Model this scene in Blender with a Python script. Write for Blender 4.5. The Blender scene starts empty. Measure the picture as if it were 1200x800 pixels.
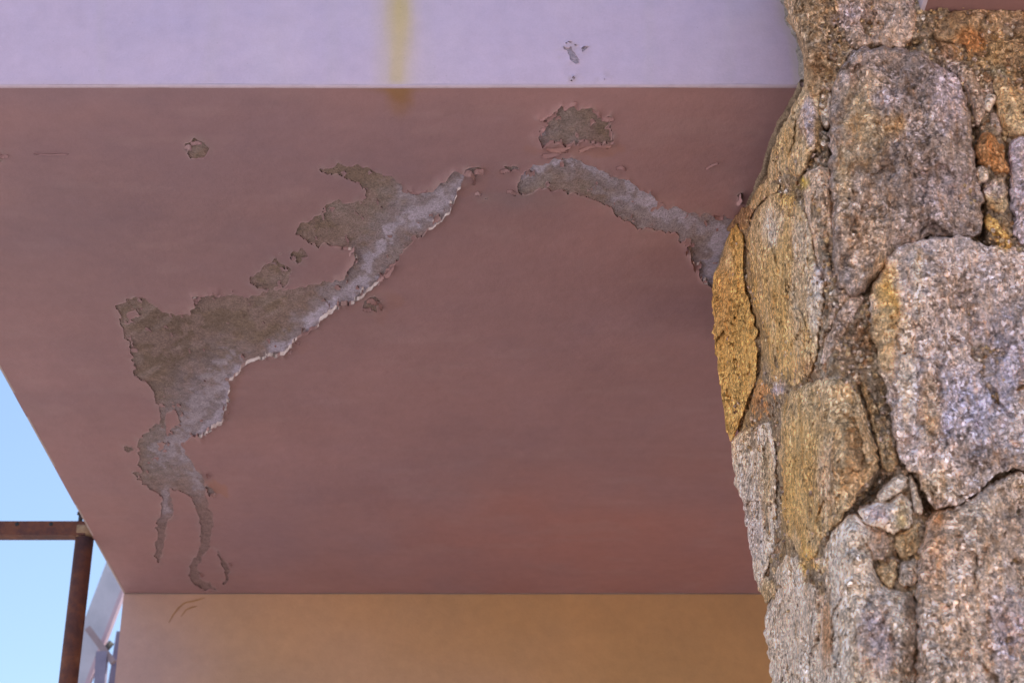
import bpy, math, random
import numpy as np
random.seed(7)
rng = np.random.default_rng(11)
S = bpy.context.scene
C = S.collection
R = math.radians

# ------------------------------------------------------------------ camera, sky, sun
PITCH = R(27.5); FOC = 2150.0; CAMZ = 1.5
cam_d = bpy.data.cameras.new('camera'); cam = bpy.data.objects.new('camera', cam_d); C.objects.link(cam)
cam.location = (0, 0, CAMZ); cam.rotation_euler = (R(90) + PITCH, 0, 0)
cam_d.sensor_width = 36; cam_d.lens = FOC / 1200 * 36; cam_d.clip_end = 5000; cam_d.clip_start = 0.05
cam_d.dof.use_dof = True; cam_d.dof.focus_distance = 2.75; cam_d.dof.aperture_fstop = 9.0
S.camera = cam
W = bpy.data.worlds.new('World'); S.world = W; W.use_nodes = True
SUN_EL, SUN_AZ = 56.0, -62.0      # sun stands behind the house (towards +Y) and well to the right
wn = W.node_tree
bg = wn.nodes['Background']; sky = wn.nodes.new('ShaderNodeTexSky'); sky.sky_type = 'NISHITA'; sky.sun_disc = False
sky.sun_elevation = R(SUN_EL); sky.sun_rotation = R(-SUN_AZ); sky.air_density = 1.0; sky.dust_density = 0.9; sky.ozone_density = 1.0
wn.links.new(sky.outputs[0], bg.inputs[0]); bg.inputs[1].default_value = 0.15
sl = bpy.data.lights.new('sun', 'SUN'); sl.energy = 5.0; sl.angle = R(0.5); sl.color = (1, .93, .82)
so = bpy.data.objects.new('sun', sl); C.objects.link(so)
# light travels from the sun's place (azimuth from +Y towards -X) down to the scene
so.rotation_euler = (R(-(90 - SUN_EL)), 0, R(SUN_AZ))
S.view_settings.view_transform = 'Standard'; S.view_settings.look = 'None'; S.view_settings.gamma = 1
S.view_settings.exposure = 0.75

# ------------------------------------------------------------------ helpers
cP, sP = math.cos(PITCH), math.sin(PITCH)
def ray(px, py):
    px = np.asarray(px, float); py = np.asarray(py, float)
    up = 400 - py
    return (px - 600), FOC * cP - up * sP, FOC * sP + up * cP
def proj(X, Y, Z):
    Z = Z - CAMZ
    f = Y * cP + Z * sP; u = Z * cP - Y * sP
    return 600 + FOC * X / f, 400 - FOC * u / f

def hash3(ix, iy, iz, seed):
    h = (ix.astype(np.int64) * 374761393 + iy.astype(np.int64) * 668265263 + iz.astype(np.int64) * 2147483647 + seed * 1274126177) & 0xffffffff
    h = ((h ^ (h >> 13)) * 1274126177) & 0xffffffff
    h = (h ^ (h >> 16)) & 0xffffffff
    h = (h * 2246822519) & 0xffffffff
    return ((h ^ (h >> 15)) & 0xffffff) / float(0xffffff) * 2 - 1
def vnoise(x, y, z, seed=0):
    x, y, z = np.broadcast_arrays(np.asarray(x, float), np.asarray(y, float), np.asarray(z, float))
    xi = np.floor(x); yi = np.floor(y); zi = np.floor(z)
    fx, fy, fz = x - xi, y - yi, z - zi
    fx = fx * fx * (3 - 2 * fx); fy = fy * fy * (3 - 2 * fy); fz = fz * fz * (3 - 2 * fz)
    r = 0
    for a in (0, 1):
        for b in (0, 1):
            for c in (0, 1):
                w = (fx if a else 1 - fx) * (fy if b else 1 - fy) * (fz if c else 1 - fz)
                r = r + w * hash3(xi + a, yi + b, zi + c, seed)
    return r
def fbm(x, y, z=0.0, oct=4, seed=0, gain=.5):
    r = 0; a = 1.0; k = 1.0; t = 0
    for o in range(oct):
        r = r + a * vnoise(np.asarray(x) * k + 17.3 * o, np.asarray(y) * k - 9.1 * o, np.asarray(z) * k + 3.7 * o, seed + o)
        t += a; a *= gain; k *= 2.03
    return r / t
def seg_dist(x, y, pts, closed=True):
    pts = np.asarray(pts, float); n = len(pts)
    d = np.full(np.shape(x), 1e9)
    for i in range(n if closed else n - 1):
        ax, ay = pts[i]; bx, by = pts[(i + 1) % n]
        vx, vy = bx - ax, by - ay
        t = np.clip(((x - ax) * vx + (y - ay) * vy) / (vx * vx + vy * vy + 1e-12), 0, 1)
        d = np.minimum(d, np.hypot(x - ax - t * vx, y - ay - t * vy))
    return d
def inside(x, y, pts):
    pts = np.asarray(pts, float); n = len(pts); c = np.zeros(np.shape(x), bool)
    for i in range(n):
        ax, ay = pts[i]; bx, by = pts[(i + 1) % n]
        if ay == by: continue
        m = ((ay > y) != (by > y)) & (x < (bx - ax) * (y - ay) / (by - ay) + ax)
        c ^= m
    return c
def sdist(x, y, pts):                    # positive inside
    d = seg_dist(x, y, pts); return np.where(inside(x, y, pts), d, -d)
def sstep(a, b, x):
    t = np.clip((x - a) / (b - a), 0, 1); return t * t * (3 - 2 * t)

def tag(o, label=None, cat=None, group=None, kind=None):
    if label: o['label'] = label
    if cat: o['category'] = cat
    if group: o['group'] = group
    if kind: o['kind'] = kind
    return o
def empty(name, loc, label, cat, group=None):
    o = bpy.data.objects.new(name, None); C.objects.link(o); o.location = loc; o.empty_display_size = .2
    tag(o, label, cat, group); return o
def link(name, me, mats, parent=None):
    o = bpy.data.objects.new(name, me); C.objects.link(o)
    for m in (mats if isinstance(mats, (list, tuple)) else [mats]): me.materials.append(m)
    if parent is not None:
        o.parent = parent; o.matrix_parent_inverse = parent.matrix_basis.inverted()
    return o
def npmesh(name, V, faces, mats, parent=None, smooth=True, col=None, matidx=None, kind=None):
    """faces: list of int arrays (n,k)"""
    me = bpy.data.meshes.new(name)
    V = np.asarray(V, np.float32)
    me.vertices.add(len(V)); me.vertices.foreach_set('co', V.ravel())
    fl = [np.asarray(f, np.int32) for f in faces if len(f)]
    tot = sum(f.size for f in fl); nf = sum(len(f) for f in fl)
    me.loops.add(tot); me.polygons.add(nf)
    me.loops.foreach_set('vertex_index', np.concatenate([f.ravel() for f in fl]))
    cnt = np.concatenate([np.full(len(f), f.shape[1]) for f in fl])
    st = np.concatenate([[0], np.cumsum(cnt)[:-1]]).astype(np.int32)
    me.polygons.foreach_set('loop_start', st); 
    me.polygons.foreach_set('use_smooth', np.full(nf, smooth))
    if matidx is not None: me.polygons.foreach_set('material_index', np.asarray(matidx, np.int32))
    if col is not None:
        a = me.color_attributes.new('tone', 'FLOAT_COLOR', 'POINT')
        c4 = np.ones((len(V), 4), np.float32); c4[:, :3] = col; a.data.foreach_set('color', c4.ravel())
    me.update(calc_edges=True); me.validate()
    o = link(name, me, mats, parent)
    if kind: o['kind'] = kind
    return o
def box(name, lo, hi, mat, parent=None, kind=None, bev=0.0):
    x0, y0, z0 = lo; x1, y1, z1 = hi
    import bmesh
    bm = bmesh.new(); bmesh.ops.create_cube(bm, size=1)
    for v in bm.verts: v.co = (x0 + (v.co.x + .5) * (x1 - x0), y0 + (v.co.y + .5) * (y1 - y0), z0 + (v.co.z + .5) * (z1 - z0))
    if bev: bmesh.ops.bevel(bm, geom=bm.edges[:], offset=bev, segments=3, profile=.5, affect='EDGES')
    me = bpy.data.meshes.new(name); bm.to_mesh(me); bm.free()
    if mat is M_MORTAR:
        ca = me.color_attributes.new('tone', 'FLOAT_COLOR', 'POINT'); ca.data.foreach_set('color', [.30, .24, .18, 1] * len(me.vertices))
    o = link(name, me, mat, parent)
    if kind: o['kind'] = kind
    return o
def tube(name, pts, rad, mat, parent=None, n=14, wob=0.0, kind=None, hollow=False):
    P = np.asarray(pts, float); V = []; F = []
    rad = np.broadcast_to(rad, (len(P),))
    for i in range(len(P)):
        t = P[min(i + 1, len(P) - 1)] - P[max(i - 1, 0)]; t /= np.linalg.norm(t)
        a = np.cross(t, (0, 0, 1) if abs(t[2]) < .9 else (0, 1, 0)); a /= np.linalg.norm(a); b = np.cross(t, a)
        for k in range(n):
            th = 2 * math.pi * k / n; r = rad[i] * (1 + wob * random.uniform(-1, 1))
            V.append(P[i] + (a * math.cos(th) + b * math.sin(th)) * r)
    for i in range(len(P) - 1):
        for k in range(n):
            F.append((i * n + k, i * n + (k + 1) % n, (i + 1) * n + (k + 1) % n, (i + 1) * n + k))
    V.append(P[0]); V.append(P[-1]); T = []
    for k in range(n):
        T.append((len(V) - 2, (k + 1) % n, k)); q = (len(P) - 1) * n; T.append((len(V) - 1, q + k, q + (k + 1) % n))
    return npmesh(name, V, [F, T], mat, parent, True, kind=kind)

# ------------------------------------------------------------------ materials
class NT:
    def __init__(s, name, rough=.85, spec=.3):
        s.m = bpy.data.materials.new(name); s.m.use_nodes = True; s.t = s.m.node_tree; s.b = s.t.nodes['Principled BSDF']
        s.b.inputs['Roughness'].default_value = rough; s.b.inputs['Specular IOR Level'].default_value = spec
        s.geo = s.t.nodes.new('ShaderNodeNewGeometry'); s.pos = s.geo.outputs['Position']
    def n(s, ty, **kw):
        x = s.t.nodes.new(ty)
        for k, v in kw.items():
            if k in x.inputs: 
                if hasattr(v, 'is_output') or hasattr(v, 'links'): s.t.links.new(v, x.inputs[k])
                else: x.inputs[k].default_value = v
            else: setattr(x, k, v)
        return x
    def noise(s, scale, detail=4, rough=.6, vec=None, dist=0.0):
        x = s.n('ShaderNodeTexNoise'); x.inputs['Scale'].default_value = scale; x.inputs['Detail'].default_value = detail
        x.inputs['Roughness'].default_value = rough; x.inputs['Distortion'].default_value = dist
        s.t.links.new(vec or s.pos, x.inputs['Vector']); return x.outputs['Fac']
    def voro(s, scale, feat='F1', vec=None):
        x = s.n('ShaderNodeTexVoronoi'); x.feature = feat; x.inputs['Scale'].default_value = scale
        s.t.links.new(vec or s.pos, x.inputs['Vector']); return x
    def stretch(s, sx, sy, sz):
        x = s.n('ShaderNodeMapping'); x.inputs['Scale'].default_value = (sx, sy, sz); s.t.links.new(s.pos, x.inputs['Vector']); return x.outputs[0]
    def ramp(s, fac, stops, interp='LINEAR'):
        x = s.n('ShaderNodeValToRGB'); s.t.links.new(fac, x.inputs[0]); r = x.color_ramp; r.interpolation = interp
        while len(r.elements) < len(stops): r.elements.new(.5)
        for e, (p, c) in zip(r.elements, stops):
            e.position = p; e.color = (*c, 1) if isinstance(c, tuple) else (c, c, c, 1)
        return x.outputs[0]
    def mix(s, fac, a, b, mode='MIX'):
        x = s.n('ShaderNodeMix'); x.data_type = 'RGBA'; x.blend_type = mode
        def put(i, v):
            if isinstance(v, tuple): x.inputs[i].default_value = (*v, 1)
            elif isinstance(v, (int, float)): x.inputs[i].default_value = v
            else: s.t.links.new(v, x.inputs[i])
        put(0, fac); put(6, a); put(7, b); return x.outputs[2]
    def attr(s, name='tone'):
        x = s.n('ShaderNodeAttribute'); x.attribute_name = name; return x.outputs['Color']
    def math(s, op, a, b=0.0):
        x = s.n('ShaderNodeMath'); x.operation = op
        for i, v in enumerate((a, b)):
            if isinstance(v, (int, float)): x.inputs[i].default_value = v
            else: s.t.links.new(v, x.inputs[i])
        return x.outputs[0]
    def bump(s, h, dist, strength=1.0, prev=None):
        x = s.n('ShaderNodeBump'); x.inputs['Distance'].default_value = dist; x.inputs['Strength'].default_value = strength
        s.t.links.new(h, x.inputs['Height'])
        if prev: s.t.links.new(prev, x.inputs['Normal'])
        return x.outputs[0]
    def done(s, col, nrm=None, rough=None):
        if isinstance(col, tuple): s.b.inputs['Base Color'].default_value = (*col, 1)
        else: s.t.links.new(col, s.b.inputs['Base Color'])
        if nrm: s.t.links.new(nrm, s.b.inputs['Normal'])
        if rough: s.t.links.new(rough, s.b.inputs['Roughness'])
        return s.m

def m_paint(name, grain=.0007):
    t = NT(name, .72, .25)
    c = t.attr()
    c = t.mix(1.0, c, t.ramp(t.noise(2.6, 7, .68), [(.32, (.90, .93, .98)), (.5, (1.0, 1.0, 1.0)), (.68, (1.08, 1.05, 1.02))]), 'MULTIPLY')
    c = t.mix(1.0, c, t.ramp(t.noise(7, 6, .7, t.stretch(.8, 2.0, 2.0)), [(.3, .97), (.7, 1.03)]), 'MULTIPLY')
    c = t.mix(1.0, c, t.ramp(t.noise(38, 4, .65), [(.3, .955), (.7, 1.04)]), 'MULTIPLY')
    c = t.mix(1.0, c, t.ramp(t.noise(420, 2, .6), [(.3, .96), (.7, 1.03)]), 'MULTIPLY')
    # scattered dirt specks
    v = t.voro(55).outputs['Distance']
    c = t.mix(1.0, c, t.ramp(v, [(.0, .8), (.05, .9), (.07, 1.0)]), 'MULTIPLY')
    b = t.bump(t.noise(9, 4, .55), .006, .55)
    b = t.bump(t.noise(170, 4, .65), grain * .6, 1.0, b)
    return t.done(c, b)
def m_plaster(name):
    t = NT(name, .95, .15)
    c = t.attr()
    c = t.mix(1.0, c, t.ramp(t.noise(45, 6, .7), [(.25, .72), (.75, 1.25)]), 'MULTIPLY')
    c = t.mix(1.0, c, t.ramp(t.noise(260, 6, .8), [(.3, .50), (.48, .98), (.72, 1.55)]), 'MULTIPLY')
    b = t.bump(t.noise(130, 6, .7), .0035, 1.0)
    b = t.bump(t.noise(520, 3, .7), .0012, 1.0, b)
    return t.done(c, b)
def m_edge(name):
    t = NT(name, .9, .15)
    c = t.ramp(t.noise(90, 5, .7), [(.3, (.40, .29, .28)), (.5, (.62, .54, .55)), (.7, (.78, .74, .78))])
    return t.done(c, t.bump(t.noise(300, 4), .001))
def m_granite(name):
    t = NT(name, .88, .25)
    base = t.attr()
    nz = t.n('ShaderNodeTexNoise'); nz.inputs['Scale'].default_value = 130; nz.inputs['Detail'].default_value = 3; t.t.links.new(t.pos, nz.inputs['Vector'])
    add = t.n('ShaderNodeVectorMath', operation='MULTIPLY_ADD'); t.t.links.new(nz.outputs['Color'], add.inputs[0])
    add.inputs[1].default_value = (.009, .009, .009); t.t.links.new(t.pos, add.inputs[2]); wv = add.outputs[0]
    def cells(sc):
        v = t.voro(sc, 'F1', wv); q = t.n('ShaderNodeSeparateColor'); t.t.links.new(v.outputs['Color'], q.inputs[0]); return q
    big = cells(250); small = cells(460)
    g1 = t.noise(120, 6, .78, wv)
    # how coarse the crystals read changes over the wall
    coarse = t.ramp(t.noise(13, 3, .5), [(.38, .35), (.62, 1.0)])
    c = t.mix(1.0, base, t.ramp(g1, [(.30, .30), (.41, .72), (.50, 1.08), (.60, 1.5), (.72, 2.2)]), 'MULTIPLY')
    k1 = t.mix(1.0, c, t.ramp(big.outputs[0], [(.0, (.28, .25, .22)), (.15, (.62, .56, .50)), (.36, (.95, .92, .88)), (.66, (1.2, 1.2, 1.2)), (.86, (1.9, 2.02, 2.25))], 'CONSTANT'), 'MULTIPLY')
    c = t.mix(t.math('MULTIPLY', coarse, .8), c, k1)
    c = t.mix(.7, c, t.mix(1.0, c, t.ramp(small.outputs[1], [(.0, .40), (.16, .78), (.5, 1.08), (.86, 1.7)], 'CONSTANT'), 'MULTIPLY'))
    # broad weathering, each wash with its own edge
    c = t.mix(1.0, c, t.ramp(t.noise(21, 7, .72), [(.30, (.58, .52, .46)), (.44, (.90, .87, .83)), (.54, (1.05, 1.04, 1.03)), (.72, (1.32, 1.32, 1.36))]), 'MULTIPLY')
    st = t.noise(75, 5, .65, t.stretch(1.7, 1.7, .16))
    c = t.mix(.8, c, t.mix(1.0, c, t.ramp(st, [(.30, (1.15, .84, .52)), (.46, (1.0, .95, .88)), (.56, (1.02, 1.02, 1.02)), (.72, (1.0, 1.03, 1.12))]), 'MULTIPLY'))
    lich = t.ramp(t.noise(46, 8, .78), [(.62, 0.0), (.68, 1.0)])
    c = t.mix(t.math('MULTIPLY', lich, .45), c, (.10, .085, .065))
    h = t.math('ADD', t.math('MULTIPLY', g1, 1.0), t.math('MULTIPLY', t.noise(520, 4, .75), .35))
    c = t.mix(1.0, c, (1.50, 1.43, 1.40), 'MULTIPLY')
    b = t.bump(t.noise(80, 6, .7), .006, .8)
    b = t.bump(h, .0045, .9, b)
    return t.done(c, b)
def m_mortar(name):
    t = NT(name, .97, .1)
    c = t.attr()
    c = t.mix(1.0, c, t.ramp(t.noise(60, 6, .72), [(.25, .55), (.5, .95), (.78, 1.6)]), 'MULTIPLY')
    c = t.mix(1.0, c, t.ramp(t.noise(330, 4, .75), [(.3, .5), (.5, 1.0), (.7, 1.6)]), 'MULTIPLY')
    b = t.bump(t.noise(150, 6, .75), .006, 1.0)
    b = t.bump(t.noise(480, 4, .7), .002, 1.0, b)
    return t.done(c, b)
def m_rust(name):
    t = NT(name, .75, .4)
    c = t.ramp(t.noise(28, 7, .7), [(.25, (.05, .022, .024)), (.45, (.10, .036, .030)), (.6, (.16, .055, .030)), (.8, (.20, .10, .07))])
    return t.done(c, t.bump(t.noise(140, 5), .0015))
def m_simple(name, c1, c2, rough=.6, sc=12, bd=.0006, metal=0):
    t = NT(name, rough, .4); t.b.inputs['Metallic'].default_value = metal
    return t.done(t.ramp(t.noise(sc, 5, .65), [(.3, c1), (.7, c2)]), t.bump(t.noise(sc * 12, 4), bd))
M_PAINT = m_paint('wall_paint'); M_PLASTER = m_plaster('bare_plaster'); M_EDGE = m_edge('paint_edge')
M_GRAN = m_granite('weathered_granite'); M_MORTAR = m_mortar('crumbling_mortar'); M_RUST = m_rust('rusted_steel')
M_GALV = m_simple('pale_galvanised_steel', (.42, .43, .50), (.58, .58, .66), .6, 9)
M_JOINT = m_simple('dark_steel_joint', (.015, .014, .016), (.04, .035, .04), .6, 30)
M_BODY = m_simple('render_coat', (.42, .33, .31), (.50, .40, .38), .85, 6)
M_GROUND = m_simple('dusty_ground', (.44, .37, .335), (.58, .50, .455), .95, .8, .01)

# ------------------------------------------------------------------ ground
GX = 3000.0
gv = []; 
ring = [0, 2, 4, 8, 20, 60, 200, 800, GX]; seg = 48
gv.append((0, 4, 0)); gf = []; gt = []
for i, r in enumerate(ring[1:]):
    for k in range(seg):
        a = 2 * math.pi * k / seg; gv.append((r * math.cos(a), 4 + r * math.sin(a), 0.0))
for k in range(seg): gt.append((0, 1 + k, 1 + (k + 1) % seg))
for i in range(len(ring) - 2):
    for k in range(seg):
        a = 1 + i * seg + k; b = 1 + i * seg + (k + 1) % seg; gf.append((a, a + seg, b + seg, b))
g = npmesh('ground', gv, [gt, gf], M_GROUND, None, True, kind='structure')
tag(g, 'dry dusty yard ground below the balcony')

# ------------------------------------------------------------------ peeling paint films (marching squares on a dense sheet)
def film(name, U, Vv, to3d, fieldf, colf, curlf, thick, nrm, mats, parent, worn=(.34, .26, .255), rim=None):
    """paint layer with real holes: kept where field>0; edges get a thickness skirt along -nrm (nrm = outward)."""
    nu, nv = len(U), len(Vv)
    UU, VV = np.meshgrid(U, Vv, indexing='ij')
    f = fieldf(UU, VV); f = np.where(np.abs(f) < .02, .02, f)
    idx = -np.ones(nu * nv, np.int64)
    pos = (f > 0)
    flat = pos.ravel(); idx[flat] = np.arange(flat.sum())
    u = list(UU.ravel()[flat]); v = list(VV.ravel()[flat]); fv = list(f.ravel()[flat])
    I, J = np.meshgrid(np.arange(nu - 1), np.arange(nv - 1), indexing='ij')
    c00 = pos[:-1, :-1]; c10 = pos[1:, :-1]; c11 = pos[1:, 1:]; c01 = pos[:-1, 1:]
    s = c00.astype(int) + c10 + c11 + c01
    full = s == 4
    ii, jj = I[full], J[full]
    g = lambda a, b: idx[a * nv + b]
    quads = np.stack([g(ii, jj), g(ii + 1, jj), g(ii + 1, jj + 1), g(ii, jj + 1)], 1)
    part = (s > 0) & (s < 4)
    ecache = {}; polys = {3: [], 4: [], 5: [], 6: []}; segs = []
    def ev(a, b):
        k = (a, b) if a < b else (b, a)
        if k not in ecache:
            (i0, j0), (i1, j1) = k; fa, fb = f[i0, j0], f[i1, j1]; t = fa / (fa - fb)
            ecache[k] = len(u); u.append(U[i0] * (1 - t) + U[i1] * t); v.append(Vv[j0] * (1 - t) + Vv[j1] * t); fv.append(0.0)
        return ecache[k]
    for i, j in zip(I[part], J[part]):
        cs = [(i, j), (i + 1, j), (i + 1, j + 1), (i, j + 1)]; poly = []; cut = []
        for q in range(4):
            a, b = cs[q], cs[(q + 1) % 4]
            if pos[a]: poly.append(int(idx[a[0] * nv + a[1]]))
            if pos[a] != pos[b]:
                e = ev(a, b); poly.append(e); cut.append(e)
        if len(poly) in polys: polys[len(poly)].append(poly)
        if len(cut) == 2: segs.append((cut[0], cut[1]) if pos[cs[0]] or True else cut)
    u = np.array(u); v = np.array(v); fv = np.array(fv)
    P = to3d(u, v); px, py = proj(P[:, 0], P[:, 1], P[:, 2])
    P = P + np.outer(curlf(u, v, fv, px, py), nrm)
    col = colf(px, py, P)
    wear = np.exp(-np.clip(fv, 0, 40) / 3.5) * sstep(-.25, .35, fbm(P[:, 0] * 120, P[:, 1] * 70, P[:, 2] * 90, 3, 95)) * .55
    col = lerp(col, wear, worn)
    nP = len(P)
    se = sorted(set([a for s_ in segs for a in s_])); mp = {a: nP + k for k, a in enumerate(se)}
    back = to3d(u[se], v[se]) - np.outer(np.full(len(se), thick), nrm) if len(se) else np.zeros((0, 3))
    V = np.vstack([P, back]); col = np.vstack([col, col[se]]) if len(se) else col
    sk = [(a, b, mp[b], mp[a]) for a, b in segs]
    faces = [quads]; mi = [0] * len(quads)
    for k in (3, 4, 5, 6):
        if polys[k]: faces.append(np.array(polys[k])); mi += [0] * len(polys[k])
    if sk:
        faces.append(np.array(sk)); e0 = np.array([q[0] for q in sk])
        mi += list(np.where(rim(px[e0], py[e0]) > .42, 1, 0)) if rim else [0] * len(sk)
    return npmesh(name, V, faces, mats, parent, True, col=col, matidx=mi)

# outlines of the bare places on the soffit (surveyed from the picture, px of the photograph)
PATCH_MAIN = [(377,198),(395,193),(415,195),(430,199),(445,203),(458,208),(467,216),(470,222),(500,223),(509,221),(515,214),(525,205),(536,200),(546,202),
 (544,212),(538,222),(537,230),(529,240),(522,250),(517,259),(508,266),(498,272),(488,281),(478,287),(472,294),(464,303),(457,312),(449,322),(442,328),(434,336),
 (424,343),(410,352),(400,356),(386,362),(376,372),(370,384),(356,387),(348,394),(342,404),(331,414),(318,415),(302,418),(290,422),(281,428),(274,438),(270,449),(267,463),(264,478),(262,488),(254,495),
 (245,501),(236,512),(232,510),(222,512),(214,520),(217,530),(222,541),(230,548),(238,556),(241,566),(239,580),(243,590),(248,601),(250,615),(247,630),(244,646),
 (237,652),(229,656),(234,642),(235,625),(236,610),(231,598),(225,586),(217,578),(208,576),(200,574),(200,586),(203,599),(195,612),(192,630),(190,648),(185,659),(181,650),
 (184,630),(183,610),(189,598),(191,586),(187,579),(178,575),(170,568),(163,560),(156,554),(168,552),(158,544),(165,538),(160,520),(166,510),(179,500),(187,490),(186,475),
 (180,462),(174,450),(164,445),(158,440),(160,425),(154,415),(150,400),(145,390),(142,378),(139,365),(138,357),(150,350),(162,350),(174,351),(182,358),(196,366),(210,370),(222,369),
 (228,356),(227,347),(240,344),(254,342),(258,347),(272,344),(290,345),(306,344),(330,340),(347,337),(361,336),(376,334),(391,330),(401,325),(410,315),(415,306),(417,298),(413,291),
 (402,288),(392,289),(380,286),(373,291),(362,286),(351,280),(344,272),(352,264),(367,258),(375,250),(382,240),(394,236),(406,238),(420,234),(431,231),(428,222),(420,213),(408,209),(394,205),(383,203)]
PATCH_SIDE = [(291,330),(292,324),(304,317),(314,310),(322,303),(333,308),(340,318),(342,328),(335,336),(320,340),(303,338)]
PATCH_ARC = [(606,223),(609,210),(615,200),(625,193),(640,190),(655,187),(671,184),(685,190),(700,195),(715,202),(727,206),(740,213),(752,222),(765,228),(773,236),(781,243),(800,247),
 (822,250),(843,254),(862,258),(868,280),(858,306),(846,332),(832,336),(825,326),(818,314),(809,305),(805,291),(800,281),(790,274),(775,270),(760,270),(748,265),(734,258),(721,249),(713,241),
 (700,236),(685,230),(670,225),(655,224),(640,222),(625,226),(612,229)]
PATCH_TOP = [(632,137),(645,134),(652,129),(662,123),(671,119),(675,128),(690,124),(703,130),(700,139),(719,134),(716,146),(719,156),(719,166),(705,168),(690,164),(677,166),(662,170),(646,167),(634,171),(627,161),(634,152),(640,145)]
PATCHES = [PATCH_MAIN, PATCH_SIDE, PATCH_ARC, PATCH_TOP,
 [(218,169),(226,163),(237,166),(243,175),(240,184),(226,185),(220,177)],
 [(-12,177),(2,174),(8,180),(3,188),(-12,188)],
 [(545,198),(556,195),(564,199),(561,205),(552,207),(543,205)],
 [(588,196),(600,194),(608,198),(598,201)],
 [(228,652),(238,650),(236,658),(231,664),(232,672),(237,680),(246,684),(252,690),(240,690),(228,684),(221,674),(223,662)], [(252,640),(258,648),(268,664),(269,676),(263,684),(265,670),(257,654)],
 [(262,680),(266,679),(266,684),(261,684)],
 [(150,520),(156,523),(152,529),(144,527),(144,521)],
 [(243,566),(250,570),(252,578),(246,580),(242,574)],
 [(425,352),(440,347),(446,354),(442,364),(428,362)],
 [(337,297),(352,293),(360,299),(351,306),(340,305)],
 [(560,233),(575,231),(572,236)], [(862,226),(870,224),(868,236),(862,240)]]
ISLANDS = [[(196,483),(205,480),(210,488),(209,499),(200,502),(196,494)],
           [(150,366),(160,363),(166,370),(158,376),(149,374)],
           [(184,522),(190,518),(193,524),(187,529)]]
LIPS = [ # edges where the paint curls away from the slab
 ([(441,330),(424,343),(400,356),(376,372),(356,387)], 1.0), ([(345,398),(331,414),(302,418),(281,428),(270,449),(265,478),(256,495),(236,512)], 1.0),
 ([(470,222),(509,221),(525,205),(545,200)], .7), ([(400,288),(417,298),(413,312),(400,326)], .8), ([(606,223),(615,200)], .3),
 ([(538,222),(520,255),(498,272)], .55), ([(805,291),(830,330)], .7), ([(228,356),(227,346),(255,342)], .6), ([(627,161),(634,171),(662,170),(719,166)], .4),
 ([(675,184),(727,206),(765,228)], .35), ([(632,137),(671,119),(703,130),(719,134)], .4), ([(239,556),(250,578)], .5), ([(423,343),(446,330),(470,312)], .4)]
def soffit_field(px, py, X, Y):
    n1 = fbm(X * 26, Y * 15, 0, 4, 3) ; n2 = fbm(X * 130, Y * 60, 0, 3, 9)
    tl = 1 - .40 * sstep(555, 590, py); ox = fbm(X * 60, Y * 34, 1.5, 4, 21, .6) * 6.5 * tl; oy = fbm(X * 60, Y * 34, 7.5, 4, 31, .6) * 5.5 * tl
    x, y = px + ox, py + oy
    f = np.full(px.shape, 60.0)
    for k, p in enumerate(PATCHES):
        a = np.asarray(p); m = (px > a[:, 0].min() - 45) & (px < a[:, 0].max() + 45) & (py > a[:, 1].min() - 45) & (py < a[:, 1].max() + 45)
        if not m.any(): continue
        f[m] = np.minimum(f[m], -sdist(x[m], y[m], p))
    for p in ISLANDS:
        a = np.asarray(p); m = (px > a[:, 0].min() - 20) & (px < a[:, 0].max() + 20) & (py > a[:, 1].min() - 20) & (py < a[:, 1].max() + 20)
        f[m] = np.maximum(f[m], sdist(x[m], y[m], p))
    # small holes that pepper the rim of the bare places
    spk = fbm(X * 75, Y * 42, 4.4, 3, 77)
    near = np.exp(-np.maximum(f, 0) / 9.0)
    f = f + (n1 * 2.0 + n2 * 3.2) * tl
    rem = fbm(X * 95, Y * 48, 9.1, 3, 88)          # crumbs of paint left on the bare plaster
    f = np.where((py < 560) & (f < -1.5) & (rem > .54 - .30 * np.exp(np.minimum(f, 0) / 6)), (rem - .22) * 8, f)
    return np.where((py < 570) & (spk > .42 + .38 * (1 - near)) & (f > 0) & (near > .25), -np.maximum(spk - .40, .02) * 8, f)

H_SOF = 3.0; Y_F = 2.11; Y_W = 4.19; X_L = -.933; X_R = 1.60
balcony = empty('balcony', (0, Y_F, 3.0), 'pink-brown balcony slab with peeling paint under it and a pale lilac front face', 'balcony')

def blob(px, py, x, y, rx, ry, n, soft=.6):
    d = np.hypot((px - x) / rx, (py - y) / ry) + n
    return 1 - sstep(1 - soft, 1 + soft * .3, d)
def lerp(c, w, k): return c * (1 - w[:, None]) + np.asarray(k)[None, :] * w[:, None]

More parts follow.
